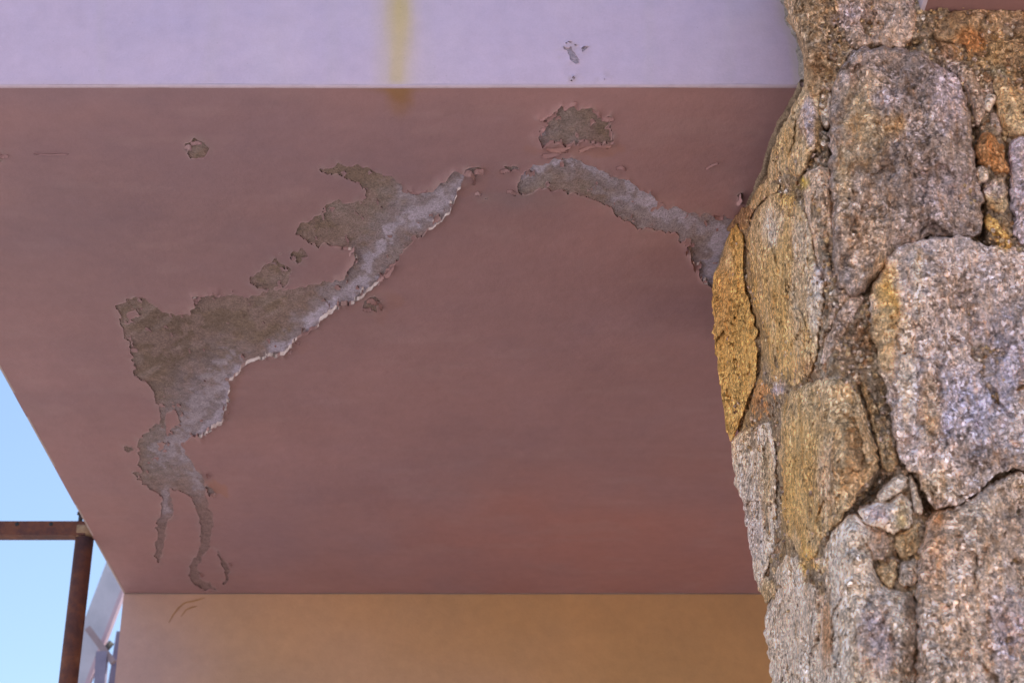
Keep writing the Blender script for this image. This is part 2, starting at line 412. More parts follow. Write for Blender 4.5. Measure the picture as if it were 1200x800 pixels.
SOF = np.array((.375, .218, .218)); 
def sof_col(px, py, P):
    n = fbm(P[:, 0] * 7, P[:, 1] * 5, 0, 4, 5); n2 = fbm(P[:, 0] * 40, P[:, 1] * 22, 0, 4, 6)
    c = np.tile(SOF, (len(px), 1)) * (1 + .07 * n[:, None])
    c = lerp(c, np.clip(.35 + n, 0, 1) * .35, (.35, .225, .245))
    c = lerp(c, sstep(150, 112, py + n * 22) * sstep(420, 200, px + n * 60) * .55, (.30, .215, .265))
    c = lerp(c, np.clip(fbm(P[:, 0] * 2.2, P[:, 1] * 1.6, 3.3, 3, 12) * 1.4, 0, 1) * .5, (.39, .235, .21))
    # redder at back right; left and front darkened, levelling the bounce light in colour
    c = lerp(c, blob(px, py, 740, 640, 330, 95, n * .35, .8) * .5, (.46, .205, .175))
    c = lerp(c, blob(px, py, 80, 640, 130, 60, n * .3, .8) * .3, (.40, .20, .20))
    c = lerp(c, blob(px, py, 60, 240, 110, 60, n * .3, .7) * .25, (.38, .25, .215))
    # orange scuffs beside the peeled band
    for (x, y, rx, ry, k) in ((552, 212, 22, 14, .8), (438, 358, 26, 14, .75), (545, 225, 10, 10, .8), (665, 176, 55, 7, .8), (510, 262, 24, 9, .5), (248, 572, 12, 9, .9), (276, 448, 8, 16, .5), (590, 205, 40, 8, .35), (345, 400, 18, 12, .5)):
        c = lerp(c, blob(px, py, x, y, rx, ry, n2 * 1.7, .35) * k * .5, (.42, .205, .135))
    c = lerp(c, blob(px, py, 620, 236, 80, 14, n2 * .6, .7) * .35, (.33, .24, .225))
    c = lerp(c, blob(px, py, 590, 232, 45, 9, n2 * .8, .6) * .35, (.31, .25, .25))
    c = lerp(c, blob(px, py, 200, 270, 560, 250, n * .3, .9) * .95, (.305, .193, .202))  # left side darkened in colour where the bounce light is too strong
    c = lerp(c, blob(px, py, 330, 165, 520, 70, n * .4, .8) * .5, (.31, .20, .225))  # front strip likewise, evening out the bounce light by colour
    # thin smears of filler around old repairs
    c = lerp(c, sstep(.18, .5, fbm(P[:, 0] * 9, P[:, 1] * 24, 2.2, 4, 15)) * .16, (.44, .30, .29))
    c = c * np.array((.925, .925, .94))
    # yellow-brown water stain under the front stain
    c = lerp(c, blob(px, py, 466, 104, 20, 36, n2 * .35, .8) * .75, (.27, .145, .05))
    c = lerp(c, blob(px, py, 460, 103, 45, 9, n2 * .35, .8) * .5, (.28, .165, .085))
    return c
def lip_at(px, py):
    k = np.zeros(len(px))
    for pl, s in LIPS: k = np.maximum(k, s * np.exp(-(seg_dist(px, py, pl, False) / 7.0) ** 2))
    return k * (1 + 1.5 * fbm(px * .07, py * .07, 0, 3, 19)) - .06
def sof_curl(u, v, fv, px, py):
    r = fbm(u * 14, v * .03, 0, 3, 8) * .0012
    k = np.zeros(len(u)); near = fv < 16
    for pl, s in LIPS:
        d = seg_dist(px[near], py[near], pl, False); k[near] = np.maximum(k[near], s * np.exp(-(d / 7.0) ** 2))
    j = .6 + .8 * (.5 + .5 * fbm(u * 22, v * .08, 0, 2, 14))
    c = np.zeros(len(u)); c[near] = np.exp(-np.clip(fv[near], 0, 40) / 3.2) * (.0008 + .0042 * k[near]) * j[near]
    c[near] += np.exp(-np.clip(fv[near], 0, 40) / 11) * .002 * k[near]
    return r + c
rowY = lambda v: (CAMZ * 0 + 1.5) * ray(0, v)[1] / ray(0, v)[2]
V_rows = np.concatenate([np.arange(100.4, 694, 1.9), [696.0]])
V_rows[0] = 400 - 0  # replaced below
# rows follow the visible spacing of the slab's depth; first row sits exactly on the front edge
vv = np.arange(101.5, 695, 1.9); Yrows = np.concatenate([[Y_F + .0035], rowY(vv)[rowY(vv) > Y_F + .006], [Y_W]])
vpar = np.arange(len(Yrows)) * 1.9
Yof = lambda v: np.interp(v, vpar, Yrows)
Ucols = np.concatenate([[X_L], np.arange(X_L + .002, .48, .0024), np.arange(.5, X_R, .05), [X_R]])
def sof3(u, v): return np.stack([u, Yof(v), np.full(np.shape(u), H_SOF)], -1)
def sof_field_uv(UU, VV):
    P = sof3(UU.ravel(), VV.ravel()); px, py = proj(P[:, 0], P[:, 1], P[:, 2])
    f = soffit_field(px, py, P[:, 0], P[:, 1])
    # keep slab edges whole
    return f.reshape(UU.shape)
down = np.array((0, 0, -1.0))
film('soffit_paint', Ucols, vpar, sof3, sof_field_uv, sof_col, sof_curl, .0015, down, [M_PAINT, M_EDGE], balcony, rim=lip_at)

# bare plaster seen through the holes: one rough piece per hole
def plaster_piece(poly, margin, step, col_fn, seed, to_plane, base_off, nrm, amp=.0016, name='exposed_plaster'):
    a = np.asarray(poly, float)
    xs = np.arange(a[:, 0].min() - margin, a[:, 0].max() + margin + step, step); ys = np.arange(a[:, 1].min() - margin, a[:, 1].max() + margin + step, step)
    XX, YY = np.meshgrid(xs, ys, indexing='ij')
    ok = sdist(XX, YY, poly) > -margin
    idx = -np.ones(XX.shape, int); idx[ok] = np.arange(ok.sum())
    q = ok[:-1, :-1] & ok[1:, :-1] & ok[1:, 1:] & ok[:-1, 1:]
    F = np.stack([idx[:-1, :-1][q], idx[1:, :-1][q], idx[1:, 1:][q], idx[:-1, 1:][q]], 1)
    px, py = XX[ok], YY[ok]
    P = to_plane(px, py)
    h = fbm(P[:, 0] * 55, P[:, 1] * 55, P[:, 2] * 55, 5, seed, .6) * amp + fbm(P[:, 0] * 12, P[:, 1] * 12, P[:, 2] * 12, 3, seed + 5) * amp
    Q = P + np.outer(base_off + np.clip(h, -.003, .0009), nrm)
    return npmesh(name, Q, [F], M_PLASTER, balcony, True, col=col_fn(px, py, P))
def on_soffit(px, py):
    dx, dy, dz = ray(px, py); t = 1.5 / dz
    return np.stack([dx * t, dy * t, np.full(np.shape(dx * t), H_SOF)], -1)
PLB = np.array((.30, .225, .185)); LIL = (.58, .53, .66)
LILAC = [([(545,203),(535,222),(520,235),(505,250),(490,255)], 11, .75), ([(520,232),(495,252),(470,262),(455,275),(448,290),(435,305),(428,325),(415,340),(398,350)], 12, .95),
         ([(395,352),(372,374),(358,382)], 9, 1.0), ([(343,402),(322,410)], 7, 1.0), ([(274,436),(268,455),(262,480),(250,495),(236,505)], 8, 1.0), ([(222,512),(212,522),(217,540)], 8, .6),
         ([(470,225),(505,228),(530,215)], 10, .45), ([(270,425),(240,470),(215,500),(190,530)], 17, .4), ([(228,550),(235,570)], 10, .45), ([(195,578),(194,600)], 6, .4),
         ([(612,206),(640,192),(670,188),(700,198),(722,206)], 9, 1.0), ([(735,215),(758,235),(775,245),(790,255)], 13, .95), ([(800,258),(835,265),(850,275)], 12, .6), ([(830,325),(840,290),(848,265)], 12, .95), ([(720,234),(735,236)], 6, .8),
         ([(632,165),(637,160)], 7, .6), ([(745,235),(725,235),(700,225)], 6, .3)]
def FEDGE(px, py):
    d = np.full(px.shape, 1e9)
    for p in PATCHES:
        a = np.asarray(p)
        if a[:, 0].max() > px.min() and a[:, 0].min() < px.max(): d = np.minimum(d, seg_dist(px, py, p))
    return d
def plcol(px, py, P):
    n = fbm(P[:, 0] * 30, P[:, 1] * 18, 0, 4, 41); n2 = fbm(P[:, 0] * 90, P[:, 1] * 55, 0, 4, 43)
    c = np.tile(PLB, (len(px), 1)) * (1 + .16 * n[:, None])
    c = lerp(c, np.clip(.4 + 1.6 * n, 0, 1) * .6, (.235, .175, .14))
    c = lerp(c, blob(px, py, 205, 400, 85, 62, n * .5, .8) * .75, (.20, .145, .12))
    c = lerp(c, blob(px, py, 230, 470, 45, 50, n * .5, .8) * .7, (.28, .235, .27))
    c = lerp(c, blob(px, py, 195, 535, 35, 45, n * .5, .8) * .5, (.28, .24, .26))
    c = lerp(c, blob(px, py, 660, 148, 50, 30, n * .5, .8) * .8, (.35, .285, .285))
    c = lerp(c, blob(px, py, 630, 220, 60, 22, n * .4, .7) * .75, (.40, .34, .33))
    c = lerp(c, blob(px, py, 760, 265, 110, 30, n * .4, .7) * .85, (.41, .345, .37))
    c = lerp(c, blob(px, py, 440, 245, 65, 32, n * .4, .7) * .6, (.33, .28, .27))
    c = lerp(c, np.clip(n2 * 2 - .3, 0, 1) * .4, (.42, .30, .24))
    # scraped layers run along the band; mauve undercoat clings near the upper rims
    sc_ = fbm((P[:, 0] * .8 - P[:, 1] * .45) * 16, (P[:, 0] * .5 + P[:, 1] * .5) * 70, 0, 5, 47, .6)
    c = lerp(c, sstep(.05, .35, sc_) * .5, (.40, .32, .31))
    c = lerp(c, sstep(.02, .12, fbm(P[:, 0] * 24, P[:, 1] * 15, 5, 5, 48, .62)) * .45, (.37, .27, .265))
    c = lerp(c, sstep(550, 605, py) * .85, (.315, .215, .215))
    fe = np.exp(-np.abs(FEDGE(px, py)) / 4.0)      # thin scrape of the coat left near the rim
    c = lerp(c, fe * sstep(-.35, .3, n2) * .5, (.36, .235, .23))
    for pl, w, s in LILAC:
        d = seg_dist(px, py, pl, False) / w + n2 * 1.3 + sc_ * .8
        c = lerp(c, (1 - sstep(.3, 3.0, d)) * s * .75, (.40, .35, .41))
        c = lerp(c, (1 - sstep(.3, .75, d)) * s * .9, LIL)
    return c
for k, p in enumerate(PATCHES):
    plaster_piece(p, 9, 1.7, plcol, 50 + k, on_soffit, -.0013, down, .0010)

# front face of the slab (pale), with its own small damage
FH = 1.10
FPATCH = [[(659,51),(666,49),(676,52),(674,55),(664,54)],[(658,59),(670,58),(676,62),(679,70),(672,76),(666,70),(668,64),(660,62)],[(680,58),(688,54),(686,60),(681,63)], [(667,90),(677,89),(675,92),(668,93)], [(704,92),(709,90),(709,94)]]
def fas3(u, v): return np.stack([u, np.full(np.shape(u), Y_F), v], -1)
def fas_field(UU, VV):
    px, py = proj(UU.ravel(), np.full(UU.size, Y_F), VV.ravel()); f = np.full(px.shape, 60.0)
    ox = fbm(UU.ravel() * 120, VV.ravel() * 120, 0, 3, 61) * 6; oy = fbm(UU.ravel() * 120, VV.ravel() * 120, 5, 3, 62) * 6
    for p in FPATCH: f = np.minimum(f, -sdist(px + ox, py + oy, p))
    return (f + fbm(UU.ravel() * 300, VV.ravel() * 300, 0, 2, 63) * 2.5).reshape(UU.shape)
FAS = np.array((.50, .405, .545))
def fas_col(px, py, P):
    n = fbm(P[:, 0] * 12, P[:, 2] * 5, 0, 4, 65); n2 = fbm(P[:, 0] * 60, P[:, 2] * 9, 0, 4, 66)
    c = np.tile(FAS, (len(px), 1)) * (1 + .03 * n[:, None])
    c = lerp(c, np.clip(n * 1.5, 0, 1) * .3, (.51, .43, .51))
    d = np.abs(px - 466 + n2 * 5)
    c = lerp(c, (1 - sstep(2, 40, d)) * .85, (.50, .40, .36))
    c = lerp(c, (1 - sstep(0, 19, np.abs(px - 467 + n2 * 8))) * np.clip(.55 + .35 * (1 - sstep(0, 80, py)), 0, .9), (.51, .395, .20))
    for x, w in ((505, 10), (388, 16), (250, 20), (120, 9), (760, 15), (855, 12)):
        c = lerp(c, (1 - sstep(0, w, np.abs(px - x + n2 * 9))) * .22, (.47, .40, .46))
    c = lerp(c, (1 - sstep(2, 8, 101 - py)) * .4, (.53, .42, .50))
    c = lerp(c, (1 - sstep(2, 14, seg_dist(px, py, [(914,-30),(922,25),(932,50),(938,95)], False) + n2 * 6)) * .7, (.50, .42, .43))
    return c
fu = np.arange(X_L, .4601, .0033); fz = np.concatenate([[H_SOF + .003], np.arange(H_SOF + .006, H_SOF + .20, .0028), [3.3, 3.7, H_SOF + FH]])
front = np.array((0, -1.0, 0))
film('front_face', fu, fz, fas3, fas_field, fas_col, lambda u, v, fv, px, py: fbm(u * 9, v * 9, 0, 3, 69) * .0010 + np.exp(-np.clip(fv, 0, 40) / 3) * .0010, .0016, front, [M_PAINT, M_EDGE], balcony)
def on_front(px, py):
    dx, dy, dz = ray(px, py); t = Y_F / dy
    return np.stack([dx * t, np.full(np.shape(dx * t), Y_F), CAMZ + dz * t], -1)
for k, p in enumerate(FPATCH):
    plaster_piece(p, 6, 1.5, lambda px, py, P: np.tile(np.array((.44, .37, .45)), (len(px), 1)), 90 + k, on_front, -.0013, front, .0008)
M_ARRIS = m_simple('arris_paint', (.44, .345, .41), (.50, .40, .48), .8, 50)
# rounded arris between the two faces, and the slab's body
tube('slab_edge', [(x, Y_F + .0032, H_SOF + .0030 + .0003 * math.sin(x * 9)) for x in np.arange(X_L, .42, .03)], .0034, M_ARRIS, balcony, 10)
box('slab_body', (X_L + .0005, Y_F + .008, H_SOF + .008), (X_R + .1, Y_W + .2, H_SOF + .22), M_BODY, balcony)
box('parapet', (X_L + .0005, Y_F + .008, H_SOF + .221), (X_R + .1, Y_F + .14, H_SOF + FH), M_BODY, balcony)
# side face of the slab (thin return that closes the film at the left edge)
npmesh('side_face', [(X_L, Y_F, H_SOF - .0002), (X_L, Y_W + .2, H_SOF - .0002), (X_L, Y_W + .2, H_SOF + .22), (X_L, Y_F, H_SOF + .22),
                     (X_L + .004, Y_F, H_SOF - .0002), (X_L + .004, Y_W + .2, H_SOF - .0002), (X_L + .004, Y_W + .2, H_SOF + .22), (X_L + .004, Y_F, H_SOF + .22)],
       [[(0, 1, 2, 3), (4, 7, 6, 5), (0, 4, 5, 1)]], M_BODY, balcony, False)

# loose curled flakes that still cling to the soffit
def flake(px, py, L, Wd, ang, curl, seed, col=0):
    r = random.Random(seed); c0 = on_soffit(np.array([px]), np.array([py]))[0]
    ca, sa = math.cos(ang), math.sin(ang); V = []; F = []; n, m = 13, 5
    for side in (0, 1):
        for i in range(n):
            t = i / (n - 1)
            for j in range(m):
                s = j / (m - 1) - .5
                w = Wd * .85 * max(.04, math.sin(math.pi * min(1, max(0, t + .12 * math.sin(seed)))) ** .7) * (1 + .45 * math.sin(9 * t + seed * 1.7) * (.5 + s))
                x = (t - .5) * L + r.uniform(-1, 1) * L * .035; y = s * w + math.sin(t * 4 + seed) * Wd * .35 + r.uniform(-1, 1) * Wd * .06
                drop = curl * (s + .5) ** 2 + .0006 * math.sin(t * 7 + seed) + (.0007 if side else 0)
                V.append((c0[0] + ca * x - sa * y, c0[1] + (sa * x + ca * y) * 1.6, c0[2] - .0004 - drop))
    def id(s, i, j): return s * n * m + i * m + j
    for i in range(n - 1):
        for j in range(m - 1):
            F.append((id(0, i, j), id(0, i, j + 1), id(0, i + 1, j + 1), id(0, i + 1, j))); F.append((id(1, i, j), id(1, i + 1, j), id(1, i + 1, j + 1), id(1, i, j + 1)))
    for i in range(n - 1):
        for j in (0, m - 1): F.append((id(0, i, j), id(1, i, j), id(1, i + 1, j), id(0, i + 1, j)))
    for j in range(m - 1):
        for i in (0, n - 1): F.append((id(0, i, j), id(0, i, j + 1), id(1, i, j + 1), id(1, i, j)))
    V = np.array(V); pxx, pyy = proj(V[:, 0], V[:, 1], V[:, 2])
    npmesh('paint_flake', V, [F], M_PAINT, balcony, True, col=sof_col(pxx, pyy, V) * (np.array((1.22, 1.3, 1.3)) if col else 1.0))
for i, a in enumerate([(550,203,.018,.008,.3,.006,1),(561,199,.014,.007,-.6,.007,0),(556,210,.012,.006,1.2,.005,0),(489,221,.03,.005,.0,.006,0),(457,316,.028,.006,-.75,.006,0),(446,326,.018,.006,-.6,.006,1),(436,352,.018,.007,.2,.006,0),
     (446,358,.014,.006,.9,.005,0),(430,361,.014,.006,-.3,.005,0),(348,398,.012,.006,.6,.006,0),(340,410,.01,.005,-.4,.005,1),(592,199,.016,.004,.1,.004,0),(560,226,.01,.004,.2,.004,1),(600,224,.016,.005,.1,.005,0),
     (250,579,.010,.005,.5,.006,1),(244,556,.012,.005,.9,.005,0),(265,478,.02,.005,1.3,.006,1),(243,503,.022,.005,-.9,.007,1),(221,171,.010,.005,.5,.006,1),(412,293,.016,.005,-1.0,.006,1),(417,304,.014,.004,-1.5,.006,1),
     (254,343,.014,.005,.3,.005,1),(232,348,.012,.005,-.3,.005,0),(640,134,.022,.005,-.3,.005,0),(668,122,.020,.005,-.35,.005,0),(700,131,.016,.005,.6,.005,0),(712,138,.018,.005,-.25,.005,0),(705,168,.030,.005,.0,.005,0),(655,172,.036,.006,-.15,.005,0),
     (650,178,.040,.006,-.15,.005,0),(690,172,.030,.005,-.2,.004,0),(636,152,.014,.005,-1.,.005,0),(813,310,.022,.005,1.0,.006,0),(805,292,.016,.004,1.3,.005,0),(842,253,.016,.004,.2,.005,0),(866,232,.018,.007,-1.2,.006,1),(834,193,.020,.003,-.4,.003,0),(728,196,.016,.004,.2,.004,0),(270,660,.014,.004,1.2,.004,0),(236,672,.016,.005,1.0,.004,0),(60,180,.05,.002,.0,.0015,0),(4,181,.014,.005,.3,.004,0),(230,166,.016,.004,.2,.004,0)]):
    flake(a[0], a[1], a[2], a[3], a[4], a[5], i + 3, a[6])

# ------------------------------------------------------------------ house wall under the slab
house = empty('house', (0, Y_W, 0), 'tan plastered house wall standing under the far edge of the balcony', 'house')
wx = np.arange(X_L, 1.7001, .012); wz = np.concatenate([[0, .5, 1.0], np.arange(1.5, H_SOF - .0201, .012), [H_SOF - .0025]])
WX, WZ = np.meshgrid(wx, wz, indexing='ij'); wn_ = fbm(WX * 8, WZ * 8, 0, 4, 101)
WY = Y_W + wn_ * .0015
ni, nj = WX.shape; ix = np.arange(ni * nj).reshape(ni, nj)
Fw = np.stack([ix[:-1, :-1].ravel(), ix[1:, :-1].ravel(), ix[1:, 1:].ravel(), ix[:-1, 1:].ravel()], 1)
wc = np.tile(np.array((.54, .32, .155)), (ni * nj, 1)) * (1 + .05 * wn_.ravel()[:, None])
pxw, pyw = proj(WX.ravel(), WY.ravel(), WZ.ravel())
wc = lerp(wc, (1 - sstep(-.95, -.60, WX.ravel() + fbm(WX.ravel() * 4, WZ.ravel() * 4, 0, 3, 103) * .12)) * .85, (.48, .36, .46))  # mauve skylight on the left end, painted into the wall colour
wc = lerp(wc, (1 - sstep(-.85, .35, WX.ravel() + (WZ.ravel() - 2.85) * 1.6 + fbm(WX.ravel() * 3, WZ.ravel() * 5, 4, 4, 104) * .3)) * .6, (.50, .335, .27))  # the same skylight fading towards the right, painted stronger low down
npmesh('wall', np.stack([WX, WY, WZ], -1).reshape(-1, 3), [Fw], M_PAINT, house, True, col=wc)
box('wall_core', (X_L, Y_W + .004, 0), (1.7, Y_W + .30, H_SOF + .6), M_BODY, house)
box('unseen_rear_mass', (X_L + .001, Y_W + .301, 0), (3.2, Y_W + 2.4, H_SOF + .55), M_BODY, house)  # unseen house mass; height and depth set for how it blocks the sun
def on_wall(px, py):
    dx, dy, dz = ray(px, py); t = Y_W / dy; return (dx * t, Y_W - .0005, CAMZ + dz * t)
M_CRK = m_simple('hairline_crack', (.34, .19, .085), (.42, .25, .12), .9, 60)
for pl in ([(198,729),(203,720),(209,712),(216,706),(226,704),(234,702),(240,700)], [(212,722),(218,714),(225,711),(231,710)]):
    tube('crack', [on_wall(*p) for p in pl], [.0005] + [.0013] * (len(pl) - 2) + [.0005], M_CRK, house, 6, .25)

# ------------------------------------------------------------------ stone pillar
pil = empty('stone_pillar', (.55, 2.2, 0), 'rough granite rubble pillar with ochre stains and crumbling joints on the right', 'pillar')
def gY(a): return 1.944 + .62 * sstep(0, 1, np.clip((.200 - a) / .082, 0, 1.0)) * 1.0
def base3(px, py):
    dx, dy, dz = ray(px, py); Y = gY(dx / dy); t = Y / dy
    return np.stack([dx * t, Y, CAMZ + dz * t], -1)
NC = np.array((-.20, -.86, -.46)); NC /= np.linalg.norm(NC)      # the way the rough face looks
PX = .00112
# rock colours (what the mineral itself looks like)
GREY = (.43, .345, .30); PALE = (.60, .535, .475); TAN = (.47, .36, .225); OCH = (.54, .355, .13); ORG = (.43, .235, .11); BRN = (.24, .15, .09); LILG = (.46, .40, .45); DRK = (.15, .12, .12); PNK = (.51, .39, .30)
STAINS = [ (870,400,30,120,OCH,1.0),(848,350,16,60,ORG,.3),(846,300,22,26,TAN,.6),(915,300,32,90,OCH,.55),(905,265,14,30,PALE,.8),(938,280,14,30,PALE,.6),(922,400,40,60,OCH,.65),(935,350,10,80,PALE,.35),(958,350,12,50,PALE,.9),
 (948,430,16,16,ORG,.5),(890,470,14,26,ORG,.75),(870,495,14,14,OCH,.5),(945,560,36,120,OCH,.6),(925,600,12,60,OCH,.6),(970,560,14,60,PNK,.6),(1000,540,24,60,ORG,.35),(975,480,30,30,TAN,.8),(950,650,16,22,OCH,.9),(985,500,8,90,TAN,.7),
 (1040,350,22,60,OCH,1.0),(1035,400,16,60,TAN,.9),(1075,330,10,50,PALE,.9),(1062,440,12,80,PALE,.8),(1140,470,60,60,(.42,.40,.50),.9),(1180,430,30,60,(.42,.40,.50),.8),(1160,360,40,40,(.36,.32,.36),.6),(1130,350,50,30,GREY,.6),(1090,480,14,50,OCH,.45),(1095,560,40,30,TAN,.6),(1160,540,60,20,DRK,.35),
 (1010,140,30,70,TAN,.7),(1015,270,35,60,PNK,.6),(990,200,14,80,TAN,.6),(1075,100,40,40,DRK,.35),(1110,120,22,60,LILG,.8),(1040,120,26,16,LILG,.6),(1050,150,16,16,OCH,.4),(1110,220,40,40,LILG,.5),(1105,270,50,12,DRK,.6),(1080,200,60,60,DRK,.18),
 (1000,20,36,16,LILG,.8),(1030,20,30,30,GREY,.7),(945,50,26,60,(.36,.27,.18),.8),(955,70,22,30,BRN,.45),(1160,60,50,40,(.38,.26,.12),.6),(1140,50,22,18,(.40,.19,.08),.8),(1190,30,20,10,DRK,.5),(1180,120,14,20,TAN,.8),(1170,85,20,12,(.22,.25,.2),.5),
 (930,150,20,40,TAN,.6),(948,140,10,30,LILG,.8),(918,170,14,30,OCH,.4),(940,215,8,8,(.45,.33,.05),.8),(920,232,14,10,OCH,.8),(1160,180,14,20,ORG,.8),(1172,200,8,10,ORG,.9),(1150,205,6,10,PALE,.8),(1160,220,20,12,LILG,.7),(1175,280,10,20,OCH,.8),(1160,245,10,14,ORG,.4),
 (1200,220,16,60,LILG,.9),(880,560,22,50,PALE,.8),(875,620,22,60,LILG,.45),(890,670,14,20,PALE,.7),(900,560,8,60,TAN,.8),(925,740,26,60,PNK,.5),(930,760,20,60,PALE,.6),(970,745,8,40,ORG,.75),(985,720,10,22,PALE,1.0),(960,700,18,16,ORG,.35),(1000,740,22,60,PALE,.5),(1030,740,26,50,LILG,.8),
 (1000,630,26,22,PALE,.7),(1010,770,20,40,OCH,.2),(1065,740,10,70,BRN,.6),(1095,640,16,50,ORG,.6),(1095,600,20,14,ORG,.6),(1140,650,40,60,PNK,.5),(1175,730,30,50,LILG,.8),(1130,740,50,50,PNK,.4),(1190,620,24,50,BRN,.45),(1150,590,30,10,PALE,.6),(1040,570,14,9,PALE,1.0),(1028,600,20,14,LILG,1.0),
 (1058,598,12,18,TAN,.9),(1055,610,9,12,(.3,.25,.1),.5),(1072,578,6,20,PALE,.7),(1045,650,20,30,BRN,.3),(912,455,8,8,LILG,1.0),(965,660,12,7,PALE,.9),(950,662,20,10,OCH,.9),(1000,400,30,40,BRN,.6),(985,380,14,50,GREY,.5),(965,320,12,20,LILG,.5)]
def rock_col(px, py, P, seed, base):
    n = fbm(P[:, 0] * 22, P[:, 1] * 22, P[:, 2] * 14, 4, 200); n2 = fbm(P[:, 0] * 80, P[:, 1] * 80, P[:, 2] * 50, 4, 210)
    c = np.tile(np.array(base), (len(px), 1)) * (1 + .14 * n[:, None] + .10 * n2[:, None])
    for x, y, rx, ry, k, s in STAINS:
        m = (np.abs(px - x) < rx * 1.9) & (np.abs(py - y) < ry * 1.9)
        if m.any(): c[m] = lerp(c[m], blob(px[m], py[m], x, y, rx, ry, n[m] * .5 + n2[m] * .5, .75) * min(1, s * 1.1), np.array(k))
    return np.clip(c, .01, .8)
def resample(poly, step):
    p = np.asarray(poly, float); out = []
    # smooth the outline a touch (Catmull-Rom), then resample evenly
    n = len(p)
    for i in range(n):
        p0, p1, p2, p3 = p[i - 1], p[i], p[(i + 1) % n], p[(i + 2) % n]
        for t in np.linspace(0, 1, 8, endpoint=False):
            out.append(.5 * ((2 * p1) + (-p0 + p2) * t * .8 + (2 * p0 - 5 * p1 + 4 * p2 - p3) * t * t * .8 + (-p0 + 3 * p1 - 3 * p2 + p3) * t ** 3 * .8) if t > 0 else p1)
    out = np.array(out); d = np.hypot(*(np.roll(out, -1, 0) - out).T); L = d.sum(); cum = np.concatenate([[0], np.cumsum(d)])
    m = max(18, int(L / step)); s = np.linspace(0, L, m, endpoint=False); out2 = np.vstack([out, out[:1]])
    return np.stack([np.interp(s, cum, out2[:, 0]), np.interp(s, cum, out2[:, 1])], 1)
def stone(poly, h, w, base, seed, facets=3, rough=1.0, lift=0.0, ridges=(), res=1.0, name='stone', back=.09, grow=3.0):
    """poly: outline in survey px; h: how far it stands proud (m); w: width of its rounded shoulder (px)"""
    r = random.Random(seed * 31 + 5)
    B = resample(poly, 2.2 / res); c = B.mean(0); rad0 = np.hypot(*(B - c).T).max()
    if seed in (11, 12, 16, 17): grow = -.5
    elif grow and rad0 < 55: grow = .6
    if grow: # widen into the joint
        e = np.roll(B, -1, 0) - np.roll(B, 1, 0); e /= np.linalg.norm(e, axis=1)[:, None] + 1e-9
        nrm2 = np.stack([e[:, 1], -e[:, 0]], 1); nrm2 *= np.sign(((B - c) * nrm2).sum(1).mean())
        lim = np.interp(B[:, 1], sy, sx) + 3
        B = B + nrm2 * grow; B[:, 0] = np.maximum(B[:, 0], np.minimum(lim - 2, B[:, 0] + grow))
    nb = len(B)
    # ragged outline
    jit = fbm(B[:, 0] * .09, B[:, 1] * .09, seed, 3, 300) * 5.0 + fbm(B[:, 0] * .3, B[:, 1] * .3, seed, 2, 305) * 3.0
    rad = np.hypot(*(B - c).T); B = c + (B - c) * (1 + np.clip(jit / np.maximum(rad, 6), -.15, .12))[:, None]
    rmax = rad.max(); M = int(max(8, rmax / (2.3 / res)))
    ss = 1 - (np.linspace(1, 0, M, endpoint=False)[::-1]) ** 1.0
    ss = np.sort(np.concatenate([np.linspace(1 / M, 1, M), 1 - np.array([.35, .7]) / M]))
    pts = (c[None, None] + (B[None] - c) * ss[:, None, None])
    px = np.concatenate([[c[0]], pts[..., 0].ravel()]); py = np.concatenate([[c[1]], pts[..., 1].ravel()])
    d = seg_dist(px, py, B)
    d[-nb:] = 0
    P0 = base3(px, py)
    h = h * .95; w = w * .55
    wx_ = px + fbm(px * .045, py * .045, seed, 4, 360) * 16; wy_ = py + fbm(px * .045, py * .045, seed + 50, 4, 365) * 16
    t = np.clip(d / w * (1 + .6 * fbm(px * .06, py * .06, seed, 3, 367)), 0, 1); H = h * np.sqrt(np.clip(1 - (1 - t) ** 2.0, 0, 1))
    # chipped facets: every cell is its own tilted break
    def chips(size, amp, tilt, sd_):
        q = np.random.default_rng(seed * 7 + sd_); lo = B.min(0) - 20; hi = B.max(0) + 20
        m_ = max(4, int((hi - lo).prod() / (size * size * 1.5))); sx_ = q.uniform(lo[0], hi[0], m_); sy_ = q.uniform(lo[1], hi[1], m_)
        best = np.full(px.shape, 1e9); val = np.zeros(px.shape)
        for j in range(m_):
            dx_, dy_ = wx_ - sx_[j], (wy_ - sy_[j]) * .66; dd = dx_ * dx_ + dy_ * dy_; u_ = dd < best
            v_ = q.uniform(-amp, amp) + (dx_ * q.uniform(-tilt, tilt) + dy_ * q.uniform(-tilt, tilt)) * PX
            val = np.where(u_, v_, val); best = np.minimum(best, dd)
        return val
    big_ = rmax > 26
    chip = (chips(34, .0050, .28, 1) + chips(13, .0030, .30, 2)) if big_ else chips(9, .0022, .35, 3)
    for k in range(facets):
        a = r.uniform(0, 2 * math.pi); sl = r.uniform(.15, .45); q = r.uniform(-.1, .45) * rmax
        e = (px - c[0]) * math.cos(a) + (py - c[1]) * math.sin(a) - q
        H = np.minimum(H, np.maximum(h - sl * e * PX, np.minimum(H, h * .45)))
    H0 = H.copy()
    for (x0, y0, x1, y1, s1) in ridges:         # chisel faces: surface falls away to the left of the line
        L = math.hypot(x1 - x0, y1 - y0); e = ((px - x0) * (y1 - y0) - (py - y0) * (x1 - x0)) / L
        e = e + fbm(px * .03, py * .03, seed, 3, 320) * 10
        H = np.minimum(H, np.maximum(h - s1 * np.maximum(-e, -4) * PX, np.minimum(H0, h * .3)))
    sh = np.clip(d / 7, 0.15, 1)
    nz = fbm(P0[:, 0] * 16, P0[:, 1] * 16, P0[:, 2] * 13, 3, 400 + seed) * .011 + fbm(P0[:, 0] * 65, P0[:, 1] * 65, P0[:, 2] * 48, 4, 430 + seed, .6) * .0070
